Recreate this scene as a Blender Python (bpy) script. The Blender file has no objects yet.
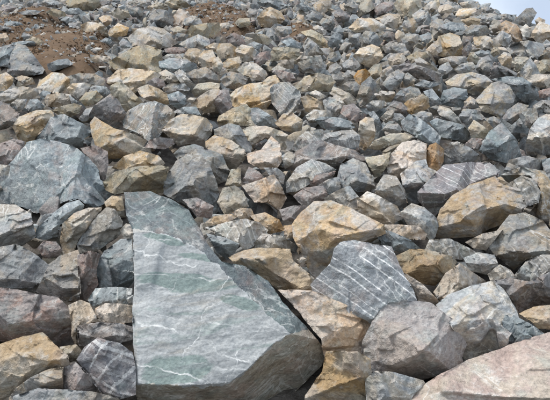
import bpy, math, random
import numpy as np
from mathutils import Vector
from mathutils.geometry import delaunay_2d_cdt

R = math.radians
scene = bpy.context.scene
COL = scene.collection

# ------------------------------------------------------------------ camera
PITCH, FPX = R(8.0), 528.0
cam_data = bpy.data.cameras.new('camera')
cam_data.sensor_fit = 'HORIZONTAL'
cam_data.angle = 2 * math.atan(275.0 / FPX)
cam_data.clip_start, cam_data.clip_end = 0.05, 2000
cam = bpy.data.objects.new('camera', cam_data)
cam.location = (0, 0, 1.6)
cam.rotation_euler = (R(90) + PITCH, 0, 0)
COL.objects.link(cam)
scene.camera = cam

# ------------------------------------------------------------------ sky, sun, exposure
SUN_DIR = Vector((-0.48, -0.22, 1.0)).normalized()      # towards the sun
sun_el = math.asin(SUN_DIR.z)
sun_az = math.atan2(SUN_DIR.x, SUN_DIR.y)
world = bpy.data.worlds.new('World')
scene.world = world
world.use_nodes = True
wn, wl = world.node_tree.nodes, world.node_tree.links
wn.clear()
wout = wn.new('ShaderNodeOutputWorld')
wbg = wn.new('ShaderNodeBackground')
sky = wn.new('ShaderNodeTexSky')
sky.sky_type = 'NISHITA'
sky.sun_disc = False
sky.sun_elevation = sun_el
sky.sun_rotation = sun_az
sky.air_density, sky.dust_density = 1.0, 2.5
wtc = wn.new('ShaderNodeTexCoord')
wnoise = wn.new('ShaderNodeTexNoise')
wnoise.inputs['Scale'].default_value = 2.6
wnoise.inputs['Detail'].default_value = 7
wnoise.inputs['Distortion'].default_value = 0.4
wramp = wn.new('ShaderNodeMapRange')
wramp.inputs['From Min'].default_value, wramp.inputs['From Max'].default_value = 0.35, 0.68
wramp.inputs['To Min'].default_value, wramp.inputs['To Max'].default_value = 0.35, 0.9
wmix = wn.new('ShaderNodeMixRGB')
wmix.inputs['Color2'].default_value = (7.0, 7.6, 8.2, 1)      # thin bright cloud
wl.new(wtc.outputs['Generated'], wnoise.inputs['Vector'])
wl.new(wnoise.outputs['Fac'], wramp.inputs['Value'])
wl.new(wramp.outputs['Result'], wmix.inputs['Fac'])
wl.new(sky.outputs['Color'], wmix.inputs['Color1'])
wl.new(wmix.outputs['Color'], wbg.inputs['Color'])
wbg.inputs['Strength'].default_value = 0.13
wl.new(wbg.outputs['Background'], wout.inputs['Surface'])

sun_data = bpy.data.lights.new('sun', 'SUN')
sun_data.energy = 2.3
sun_data.angle = R(18)
sun_data.color = (1.0, 0.95, 0.88)
sun = bpy.data.objects.new('sun', sun_data)
sun.rotation_euler = (-SUN_DIR).to_track_quat('-Z', 'Y').to_euler()
sun.location = SUN_DIR * 60
COL.objects.link(sun)

scene.view_settings.view_transform = 'Standard'
scene.view_settings.look = 'None'
scene.view_settings.gamma = 1.0
scene.view_settings.use_curve_mapping = False
scene.view_settings.exposure = 0.47
scene.cycles.max_bounces = 5
scene.cycles.diffuse_bounces = 3
scene.cycles.glossy_bounces = 2

# ------------------------------------------------------------------ slope and view geometry
CAM = np.array((0, 0, 1.6))
FW = np.array((0, math.cos(PITCH), math.sin(PITCH)))
UP = np.array((0, -math.sin(PITCH), math.cos(PITCH)))
RT = np.array((1.0, 0, 0))
ALPHA, HP = R(35.0), 2.56
NRM = np.array((0, -math.sin(ALPHA), math.cos(ALPHA)))
FOLD, CREST_Y = 9.0, 31.0

def rays(u, v):
    u, v = np.asarray(u, float), np.asarray(v, float)
    return FW + ((u - 275) / FPX)[..., None] * RT + ((200 - v) / FPX)[..., None] * UP

def depth_on_slope(u, v):
    r = rays(u, v)
    return -HP / np.minimum(r @ NRM, -0.085)

def project(P):
    q = P - CAM
    d = q @ FW
    d = np.where(d < 0.1, 0.1, d)
    return 275 + FPX * (q @ RT) / d, 200 - FPX * (q @ UP) / d

def slope_z(x, y):
    """height of the rubble surface: a 35 degree bank that turns away at its right flank"""
    ye = np.minimum(y, CREST_Y)
    z = 1.6 - HP / math.cos(ALPHA) + ye * math.tan(ALPHA)
    z = np.maximum(z, -1.9)
    z = z - 0.85 * np.maximum(0, x - FOLD) * np.clip((y - 4) / 6, 0, 1)
    return z

# ------------------------------------------------------------------ numpy noise
_rs = np.random.RandomState(7)
_PERM = _rs.permutation(256)
_PERM = np.concatenate([_PERM, _PERM, _PERM])
_GR = _rs.normal(size=(256, 3)); _GR /= np.linalg.norm(_GR, axis=1)[:, None]

def perlin(P):
    i = np.floor(P).astype(int); f = P - i; i &= 255
    w = f * f * f * (f * (f * 6 - 15) + 10)
    out = 0
    for dx in (0, 1):
        for dy in (0, 1):
            for dz in (0, 1):
                h = _PERM[_PERM[_PERM[(i[:, 0] + dx) & 255] + ((i[:, 1] + dy) & 255)] + ((i[:, 2] + dz) & 255)]
                g = _GR[h]
                d = g[:, 0] * (f[:, 0] - dx) + g[:, 1] * (f[:, 1] - dy) + g[:, 2] * (f[:, 2] - dz)
                ww = (w[:, 0] if dx else 1 - w[:, 0]) * (w[:, 1] if dy else 1 - w[:, 1]) * (w[:, 2] if dz else 1 - w[:, 2])
                out = out + d * ww
    return out

def fbm(P, octaves=4, gain=0.5):
    s, a = 0, 1.0
    for k in range(octaves):
        s = s + a * perlin(P * 2 ** k + 17.3 * k)
        a *= gain
    return s

def chips(P, scale, rng, n=14, soft=0.03):
    """piecewise planar offsets: every cell tilts its own way, so faces break into flat chips"""
    c = (rng.rand(n, 3) - 0.5) * 2 * scale
    g = rng.normal(size=(n, 3))
    d = ((P[:, None, :] - c[None]) ** 2).sum(2)
    d = np.sqrt(d)
    w = np.exp(-(d - d.min(1)[:, None]) / (soft * scale))
    pl = ((P[:, None, :] - c[None]) * g[None]).sum(2)
    return (w * pl).sum(1) / w.sum(1)

# ------------------------------------------------------------------ materials
def mat_base(name):
    m = bpy.data.materials.new(name)
    m.use_nodes = True
    nt = m.node_tree
    nt.nodes.clear()
    out = nt.nodes.new('ShaderNodeOutputMaterial')
    bs = nt.nodes.new('ShaderNodeBsdfPrincipled')
    bs.inputs['Specular IOR Level'].default_value = 0.28
    nt.links.new(bs.outputs['BSDF'], out.inputs['Surface'])
    return m, nt, bs

class NB:
    def __init__(s, nt): s.nt = nt
    def n(s, t, **kw):
        nd = s.nt.nodes.new(t)
        for k, v in kw.items(): setattr(nd, k, v)
        return nd
    def l(s, a, b): s.nt.links.new(a, b)
    def put(s, sock, v):
        if isinstance(v, bpy.types.NodeSocket): s.l(v, sock)
        else: sock.default_value = v
    def math(s, op, a, b=0.0, c=None):
        nd = s.n('ShaderNodeMath', operation=op)
        s.put(nd.inputs[0], a); s.put(nd.inputs[1], b)
        if c is not None: s.put(nd.inputs[2], c)
        return nd.outputs[0]
    def vmath(s, op, a, b):
        nd = s.n('ShaderNodeVectorMath', operation=op)
        s.put(nd.inputs[0], a); s.put(nd.inputs[1], b)
        return nd.outputs['Value'] if op == 'DOT_PRODUCT' else nd.outputs['Vector']
    def noise(s, vec, scale, detail=6, rough=0.6, dist=0.0):
        nd = s.n('ShaderNodeTexNoise')
        s.l(vec, nd.inputs['Vector'])
        for k, v in (('Scale', scale), ('Detail', detail), ('Roughness', rough), ('Distortion', dist)):
            nd.inputs[k].default_value = v
        return nd.outputs['Fac']
    def rng(s, v, a, b, c=0.0, d=1.0, smooth=True):
        nd = s.n('ShaderNodeMapRange')
        if smooth: nd.interpolation_type = 'SMOOTHSTEP'
        s.put(nd.inputs[0], v)
        for i, x in enumerate((a, b, c, d)): nd.inputs[i + 1].default_value = x
        return nd.outputs[0]
    def mix(s, f, a, b, mode='MIX'):
        nd = s.n('ShaderNodeMixRGB', blend_type=mode)
        s.put(nd.inputs[0], f)
        for i, x in ((1, a), (2, b)):
            s.put(nd.inputs[i], x if isinstance(x, bpy.types.NodeSocket) else (*x, 1))
        return nd.outputs[0]

def rock_mat(name, A, B, stain=(0.30, 0.22, 0.13), stain_amt=0.25, vein=0.35, fol=0.5, stripes=None, dark=(0.10, 0.10, 0.105), freq=1.0, value=1.0):
    """stripes: list of (angle in the face's plane, lines per metre, width, strength, colour)"""
    m, nt, bs = mat_base(name)
    b = NB(nt)
    tc = b.n('ShaderNodeTexCoord')
    oi = b.n('ShaderNodeObjectInfo')
    rnd = oi.outputs['Random']
    wn_ = b.n('ShaderNodeTexWhiteNoise', noise_dimensions='1D')
    b.l(rnd, wn_.inputs['W'])
    off = b.n('ShaderNodeVectorMath', operation='SCALE')
    b.l(wn_.outputs['Color'], off.inputs[0]); off.inputs['Scale'].default_value = 40.0
    P = b.vmath('ADD', tc.outputs['Object'], off.outputs['Vector'])
    rot = b.n('ShaderNodeVectorRotate', rotation_type='EULER_XYZ')
    b.l(P, rot.inputs['Vector'])
    rv = b.n('ShaderNodeVectorMath', operation='SCALE')
    b.l(wn_.outputs['Color'], rv.inputs[0]); rv.inputs['Scale'].default_value = 6.0
    b.l(rv.outputs['Vector'], rot.inputs['Rotation'])
    Q = rot.outputs['Vector']
    Qs = b.vmath('MULTIPLY', Q, (1.6, 11.0, 1.9))
    warp = b.n('ShaderNodeTexNoise'); b.l(P, warp.inputs['Vector'])
    warp.inputs['Scale'].default_value = 3.0; warp.inputs['Detail'].default_value = 3
    wv = b.vmath('MULTIPLY', warp.outputs['Color'], (1.3, 1.3, 1.3))
    Qw = b.vmath('ADD', Qs, wv)
    n1 = b.noise(P, 3.6 * freq, 6, 0.70, 0.5)
    n2 = b.noise(b.vmath('ADD', P, (5.2, 1.3, 9.1)), 2.6 * freq, 5, 0.66, 0.6)
    n3 = b.noise(b.vmath('ADD', P, (1.2, 7.3, 3.1)), 30 * freq, 4, 0.75)
    nf = b.noise(Qw, 1.7 * freq, 5, 0.68)
    col = b.mix(b.rng(n1, 0.36, 0.64), A, B)
    # foliation bands
    band = b.rng(nf, 0.30, 0.72)
    col = b.mix(b.math('MULTIPLY', band, fol), col, dark)
    # iron stain patches
    sm = b.math('MULTIPLY', b.rng(n2, 0.44, 0.57), min(0.92, stain_amt * 1.35))
    col = b.mix(sm, col, stain)
    tn = b.n('ShaderNodeTexNoise'); b.l(b.vmath('ADD', P, (21.2, 4.3, 8.4)), tn.inputs['Vector'])
    tn.inputs['Scale'].default_value = 4.2 * freq; tn.inputs['Detail'].default_value = 4; tn.inputs['Roughness'].default_value = 0.65
    tsep = b.n('ShaderNodeSeparateColor'); b.l(tn.outputs['Color'], tsep.inputs[0])
    col = b.mix(b.rng(tsep.outputs[0], 0.50, 0.68, 0, 0.38), col, (0.345, 0.275, 0.245))
    col = b.mix(b.rng(tsep.outputs[1], 0.50, 0.68, 0, 0.35), col, (0.25, 0.31, 0.30))
    col = b.mix(b.rng(tsep.outputs[2], 0.54, 0.70, 0, 0.45), col, dark)
    # pale dusty film, broken up
    lichen = b.noise(b.vmath('ADD', P, (11.2, 4.3, 0.4)), 8.5 * freq, 5, 0.75)
    col = b.mix(b.rng(lichen, 0.54, 0.70, 0, 0.55), col, (0.55, 0.54, 0.52))
    # white quartz veinlets: thin level sets of warped noise
    vn = b.noise(b.vmath('ADD', Q, (3.3, 0.7, 6.6)), 2.4 * freq, 3, 0.5, 0.9)
    vl = b.math('ABSOLUTE', b.math('SUBTRACT', vn, 0.5))
    vmask = b.rng(vl, 0.004, 0.016, 1.0, 0.0)
    vbreak = b.rng(n2, 0.42, 0.60)
    col = b.mix(b.math('MULTIPLY', b.math('MULTIPLY', vmask, vbreak), vein), col, (0.68, 0.68, 0.66))
    # dark seams along the foliation
    groove = b.rng(nf, 0.66, 0.74)
    col = b.mix(b.math('MULTIPLY', groove, 0.5), col, (0.07, 0.065, 0.06))
    if stripes:
        for (ang, per_m, width, strength, sc, wobble) in stripes:
            dvec = (math.cos(ang), 0.25 * math.sin(ang * 3), math.sin(ang))
            u = b.vmath('DOT_PRODUCT', tc.outputs['Object'], dvec)
            wob = b.noise(tc.outputs['Object'], 2.2, 4, 0.6)
            u = b.math('ADD', b.math('MULTIPLY', u, per_m), b.math('MULTIPLY', wob, wobble))
            cell = b.math('FLOOR', u)
            wnn = b.n('ShaderNodeTexWhiteNoise', noise_dimensions='1D'); b.l(cell, wnn.inputs['W'])
            fr = b.math('FRACT', u)
            ctr = b.math('ADD', b.math('MULTIPLY', wnn.outputs['Value'], 0.5), 0.25)
            dist = b.math('ABSOLUTE', b.math('SUBTRACT', fr, ctr))
            wl_ = b.math('MULTIPLY', b.math('ADD', b.rng(n3, 0.3, 0.7, 0.5, 1.4), b.math('MULTIPLY', wnn.outputs['Value'], 0.8)), width)
            line = b.math('LESS_THAN', dist, wl_)
            brk = b.rng(b.noise(b.vmath('ADD', P, (2.7, 8.1, 1.9)), 4.5, 4, 0.6), 0.36, 0.52)
            own = b.math('ADD', b.math('MULTIPLY', b.math('FRACT', b.math('MULTIPLY', wnn.outputs['Value'], 7.3)), 0.65), 0.35)
            col = b.mix(b.math('MULTIPLY', b.math('MULTIPLY', b.math('MULTIPLY', line, brk), own), strength), col, sc)
    # speckle and per-stone value shift
    col = b.mix(0.55, col, b.mix(b.rng(n3, 0.25, 0.75), (0.25, 0.25, 0.25), (0.75, 0.75, 0.75)), 'OVERLAY')
    sep = b.n('ShaderNodeSeparateColor'); b.l(wn_.outputs['Color'], sep.inputs[0])
    hsv = b.n('ShaderNodeHueSaturation')
    b.l(col, hsv.inputs['Color'])
    b.l(b.rng(sep.outputs[0], 0, 1, 0.80 * value, 1.20 * value, False), hsv.inputs['Value'])
    b.l(b.rng(sep.outputs[1], 0, 1, 0.75, 1.2, False), hsv.inputs['Saturation'])
    b.l(hsv.outputs['Color'], bs.inputs['Base Color'])
    b.l(b.rng(n1, 0.3, 0.7, 0.72, 0.95), bs.inputs['Roughness'])
    # relief
    n4 = b.noise(P, 120 * freq, 2, 0.6)
    h = b.math('ADD', b.math('MULTIPLY', n3, 0.95), b.math('MULTIPLY', nf, 0.8))
    h = b.math('ADD', h, b.math('MULTIPLY', n4, 0.2))
    h = b.math('ADD', h, b.math('MULTIPLY', lichen, 0.6))
    h = b.math('SUBTRACT', h, b.math('MULTIPLY', groove, 0.35))
    bp = b.n('ShaderNodeBump')
    bp.inputs['Strength'].default_value = 0.68
    bp.inputs['Distance'].default_value = 0.032
    b.l(h, bp.inputs['Height'])
    b.l(bp.outputs['Normal'], bs.inputs['Normal'])
    return m

WHITE = (0.70, 0.70, 0.69)
MATS = {
    'g': rock_mat('grey_rock', (0.315, 0.335, 0.34), (0.215, 0.23, 0.24), (0.34, 0.29, 0.22), 0.45),
    'm': rock_mat('beige_grey_rock', (0.41, 0.395, 0.365), (0.32, 0.305, 0.285), (0.40, 0.315, 0.22), 0.6),
    'k': rock_mat('mauve_rock', (0.365, 0.325, 0.305), (0.26, 0.235, 0.23), (0.33, 0.225, 0.185), 0.45, freq=1.3),
    'b': rock_mat('blue_grey_rock', (0.305, 0.345, 0.36), (0.215, 0.25, 0.27), (0.31, 0.335, 0.34), 0.4, 0.6, freq=0.85),
    'w': rock_mat('pale_grey_rock', (0.42, 0.43, 0.43), (0.30, 0.315, 0.325), (0.42, 0.36, 0.28), 0.45, 0.6),
    'd': rock_mat('dark_slate', (0.225, 0.22, 0.22), (0.15, 0.148, 0.152), (0.26, 0.205, 0.165), 0.5, 0.3, 0.4, None, (0.08, 0.08, 0.082)),
    't': rock_mat('tan_rock', (0.47, 0.365, 0.24), (0.385, 0.275, 0.16), (0.44, 0.40, 0.345), 0.6, 0.12, 0.28, None, (0.25, 0.185, 0.12), freq=0.8),
    'p': rock_mat('pale_beige_rock', (0.50, 0.42, 0.315), (0.43, 0.34, 0.235), (0.45, 0.435, 0.41), 0.65, 0.15, 0.25, None, (0.29, 0.22, 0.155), freq=0.7),
    'o': rock_mat('orange_rock', (0.51, 0.385, 0.25), (0.45, 0.31, 0.18), (0.48, 0.43, 0.37), 0.5, 0.15, 0.22, None, (0.29, 0.19, 0.115)),
    'O': rock_mat('peach_rock', (0.52, 0.40, 0.285), (0.47, 0.33, 0.21), (0.45, 0.41, 0.37), 0.55, 0.25, 0.22, None, (0.29, 0.20, 0.14)),
    'R': rock_mat('bright_orange_rock', (0.47, 0.31, 0.165), (0.41, 0.245, 0.115), (0.44, 0.34, 0.24), 0.4, 0.05, 0.25, None, (0.22, 0.12, 0.06)),
    'e': rock_mat('olive_beige_rock', (0.415, 0.38, 0.305), (0.32, 0.295, 0.235), (0.40, 0.32, 0.21), 0.55, 0.2, 0.32, None, (0.19, 0.165, 0.13)),
    'T': rock_mat('rugged_tan_rock', (0.52, 0.415, 0.295), (0.43, 0.325, 0.21), (0.42, 0.40, 0.375), 0.65, 0.2, 0.3, None, (0.23, 0.175, 0.13)),
    'K': rock_mat('pink_rock', (0.38, 0.32, 0.29), (0.31, 0.25, 0.225), (0.37, 0.34, 0.28), 0.4, 0.3, 0.25, None, (0.28, 0.22, 0.195)),
    'q': rock_mat('pinkish_grey_rock', (0.335, 0.318, 0.31), (0.265, 0.248, 0.242), (0.33, 0.28, 0.24), 0.5, 0.4, 0.3, None, (0.21, 0.18, 0.17)),
    'G': rock_mat('stained_grey_rock', (0.36, 0.365, 0.35), (0.26, 0.26, 0.25), (0.31, 0.245, 0.165), 0.75, 0.7, 0.35),
    'M': rock_mat('pale_patched_rock', (0.47, 0.465, 0.45), (0.385, 0.375, 0.36), (0.48, 0.385, 0.255), 0.8, 0.35, 0.3),
    'V': rock_mat('white_veined_grey_rock', (0.325, 0.34, 0.34), (0.235, 0.25, 0.255), (0.34, 0.28, 0.215), 0.5, 1.0, 0.4, [(R(140), 14, 0.05, 0.4, WHITE, 5.0)], freq=1.3),
    'S': rock_mat('striped_grey_rock', (0.24, 0.26, 0.275), (0.185, 0.20, 0.215), (0.28, 0.29, 0.305), 0.3, 0.5, 0.3, [(R(54), 16, 0.050, 0.95, WHITE, 0.7)]),
    'f': rock_mat('fine_striped_rock', (0.38, 0.385, 0.375), (0.29, 0.295, 0.295), (0.37, 0.325, 0.26), 0.4, 0.5, 0.45, [(R(25), 22, 0.085, 0.5, WHITE, 1.0)]),
    'D': rock_mat('striped_mauve_rock', (0.275, 0.272, 0.285), (0.215, 0.21, 0.223), (0.28, 0.24, 0.235), 0.4, 0.5, 0.3, [(R(48), 14, 0.045, 0.75, WHITE, 0.7)]),
    'L': rock_mat('lattice_rock', (0.185, 0.185, 0.195), (0.13, 0.13, 0.14), (0.28, 0.24, 0.225), 0.4, 0.2, 0.3,
                  [(R(62), 26, 0.16, 0.4, (0.42, 0.42, 0.42), 0.8), (R(62), 11, 0.07, 0.75, WHITE, 0.3), (R(-30), 11, 0.075, 0.85, WHITE, 0.3)]),
}

def slab_face_mat(lenses):
    m, nt, bs = mat_base('streaked_slab_face')
    b = NB(nt)
    tc = b.n('ShaderNodeTexCoord')
    P = tc.outputs['Object']
    rot = b.n('ShaderNodeVectorRotate', rotation_type='Y_AXIS')
    b.l(P, rot.inputs['Vector']); rot.inputs['Angle'].default_value = R(9)
    warp = b.n('ShaderNodeTexNoise'); b.l(P, warp.inputs['Vector'])
    warp.inputs['Scale'].default_value = 2.2; warp.inputs['Detail'].default_value = 4
    W = b.vmath('ADD', rot.outputs['Vector'], b.vmath('MULTIPLY', warp.outputs['Color'], (0.25, 0.1, 0.16)))
    S1 = b.vmath('MULTIPLY', W, (1.1, 1.5, 7.5))
    S2 = b.vmath('MULTIPLY', W, (1.1, 1.6, 10.0))
    a = b.noise(S1, 1.25, 6, 0.6, 0.5)
    c = b.noise(S2, 1.6, 6, 0.65, 0.3)
    e = b.noise(b.vmath('ADD', S1, (4.1, 0.3, 7.7)), 1.0, 4, 0.55, 0.4)
    fine = b.noise(P, 60, 4, 0.7)
    col = b.mix(b.rng(c, 0.36, 0.62), (0.46, 0.475, 0.475), (0.345, 0.36, 0.365))
    col = b.mix(b.rng(a, 0.56, 0.66, 0, 0.55), col, (0.205, 0.27, 0.25))         # teal bands
    sx = b.n('ShaderNodeSeparateXYZ'); b.l(b.vmath('ADD', P, b.vmath('MULTIPLY', b.vmath('SUBTRACT', warp.outputs['Color'], (0.5, 0.5, 0.5)), (0.35, 0.0, 0.16))), sx.inputs[0])
    for (lx, lz, rx, rz, an) in lenses:                                            # broad teal lenses
        dx = b.math('SUBTRACT', sx.outputs[0], lx); dz = b.math('SUBTRACT', sx.outputs[2], lz)
        p = b.math('DIVIDE', b.math('ADD', b.math('MULTIPLY', dx, math.cos(an)), b.math('MULTIPLY', dz, math.sin(an))), rx)
        q = b.math('DIVIDE', b.math('SUBTRACT', b.math('MULTIPLY', dz, math.cos(an)), b.math('MULTIPLY', dx, math.sin(an))), rz)
        r2 = b.math('ADD', b.math('MULTIPLY', p, p), b.math('MULTIPLY', q, q))
        r2 = b.math('ADD', r2, b.math('MULTIPLY', b.math('SUBTRACT', c, 0.5), 1.6))
        col = b.mix(b.rng(r2, 0.75, 1.1, 0.8, 0.0), col, (0.19, 0.255, 0.238))
    col = b.mix(b.rng(e, 0.56, 0.66, 0, 0.45), col, (0.37, 0.335, 0.28))            # beige film
    dk = b.noise(b.vmath('ADD', S2, (9.1, 3.3, 2.2)), 0.9, 5, 0.6, 0.4)
    col = b.mix(b.rng(dk, 0.55, 0.64, 0, 0.55), col, (0.20, 0.215, 0.225))          # grey slate partings
    for (ang, per, wd, st) in ((R(-28), 3.4, 0.016, 0.8), (R(72), 3.0, 0.026, 0.85), (R(84), 5.0, 0.035, 0.6)):
        u = b.vmath('DOT_PRODUCT', P, (math.cos(ang), 0.1, math.sin(ang)))
        wob = b.noise(P, 3.0, 4, 0.6)
        u = b.math('ADD', b.math('MULTIPLY', u, per), b.math('MULTIPLY', wob, 0.9))
        wnn = b.n('ShaderNodeTexWhiteNoise', noise_dimensions='1D'); b.l(b.math('FLOOR', u), wnn.inputs['W'])
        d = b.math('ABSOLUTE', b.math('SUBTRACT', b.math('FRACT', u), b.math('ADD', b.math('MULTIPLY', wnn.outputs['Value'], 0.6), 0.2)))
        brk = b.rng(b.noise(b.vmath('ADD', P, (ang, 3.1, ang)), 3.0, 4, 0.6), 0.45, 0.58)
        col = b.mix(b.math('MULTIPLY', b.math('MULTIPLY', b.rng(d, wd * 0.3, wd, 1, 0), brk), st), col, (0.66, 0.67, 0.66))
    col = b.mix(0.4, col, b.mix(b.rng(fine, 0.25, 0.75), (0.28, 0.28, 0.28), (0.72, 0.72, 0.72)), 'OVERLAY')
    b.l(col, bs.inputs['Base Color'])
    bs.inputs['Roughness'].default_value = 0.72
    h = b.math('ADD', b.math('MULTIPLY', c, 0.7), b.math('MULTIPLY', fine, 0.7))
    h = b.math('ADD', h, b.math('MULTIPLY', dk, 0.7))
    bp = b.n('ShaderNodeBump'); bp.inputs['Strength'].default_value = 0.5; bp.inputs['Distance'].default_value = 0.014
    b.l(h, bp.inputs['Height']); b.l(bp.outputs['Normal'], bs.inputs['Normal'])
    return m

MATS['Y'] = rock_mat('teal_slab_top', (0.15, 0.17, 0.18), (0.095, 0.11, 0.12), (0.14, 0.165, 0.165), 0.5, 0.4, 0.4, [(R(52), 13, 0.04, 0.25, (0.45, 0.48, 0.48), 2.0)])
MATS['U'] = rock_mat('brown_slab_underside', (0.34, 0.305, 0.25), (0.245, 0.215, 0.17), (0.38, 0.36, 0.32), 0.5, 0.4, 0.45, None, (0.09, 0.075, 0.06))

def earth_mat(name='brown_earth', bed=True):
    m, nt, bs = mat_base(name)
    b = NB(nt)
    tc = b.n('ShaderNodeTexCoord'); P = tc.outputs['Object']
    n1 = b.noise(P, 0.9, 9, 0.68, 0.5); n2 = b.noise(P, 9, 7, 0.7); n3 = b.noise(P, 40, 4, 0.7)
    col = b.mix(b.rng(n1, 0.35, 0.65), (0.115, 0.075, 0.046), (0.18, 0.118, 0.072))
    col = b.mix(b.rng(n2, 0.55, 0.7, 0, 0.6), col, (0.22, 0.165, 0.12))
    col = b.mix(b.rng(n3, 0.6, 0.72, 0, 0.5), col, (0.11, 0.075, 0.05))
    if bed:
      at = b.n('ShaderNodeAttribute', attribute_name='soil')
      grav = b.mix(b.rng(n2, 0.4, 0.6), (0.10, 0.09, 0.08), (0.19, 0.175, 0.16))
      col = b.mix(b.rng(at.outputs['Fac'], 0.15, 0.5), grav, col)
    b.l(col, bs.inputs['Base Color'])
    bs.inputs['Roughness'].default_value = 0.95
    bp = b.n('ShaderNodeBump'); bp.inputs['Strength'].default_value = 0.8; bp.inputs['Distance'].default_value = 0.08
    b.l(b.math('ADD', n2, b.math('MULTIPLY', n3, 0.4)), bp.inputs['Height']); b.l(bp.outputs['Normal'], bs.inputs['Normal'])
    return m
EARTH = earth_mat()
SOIL = earth_mat('soil_clods', False)
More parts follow.
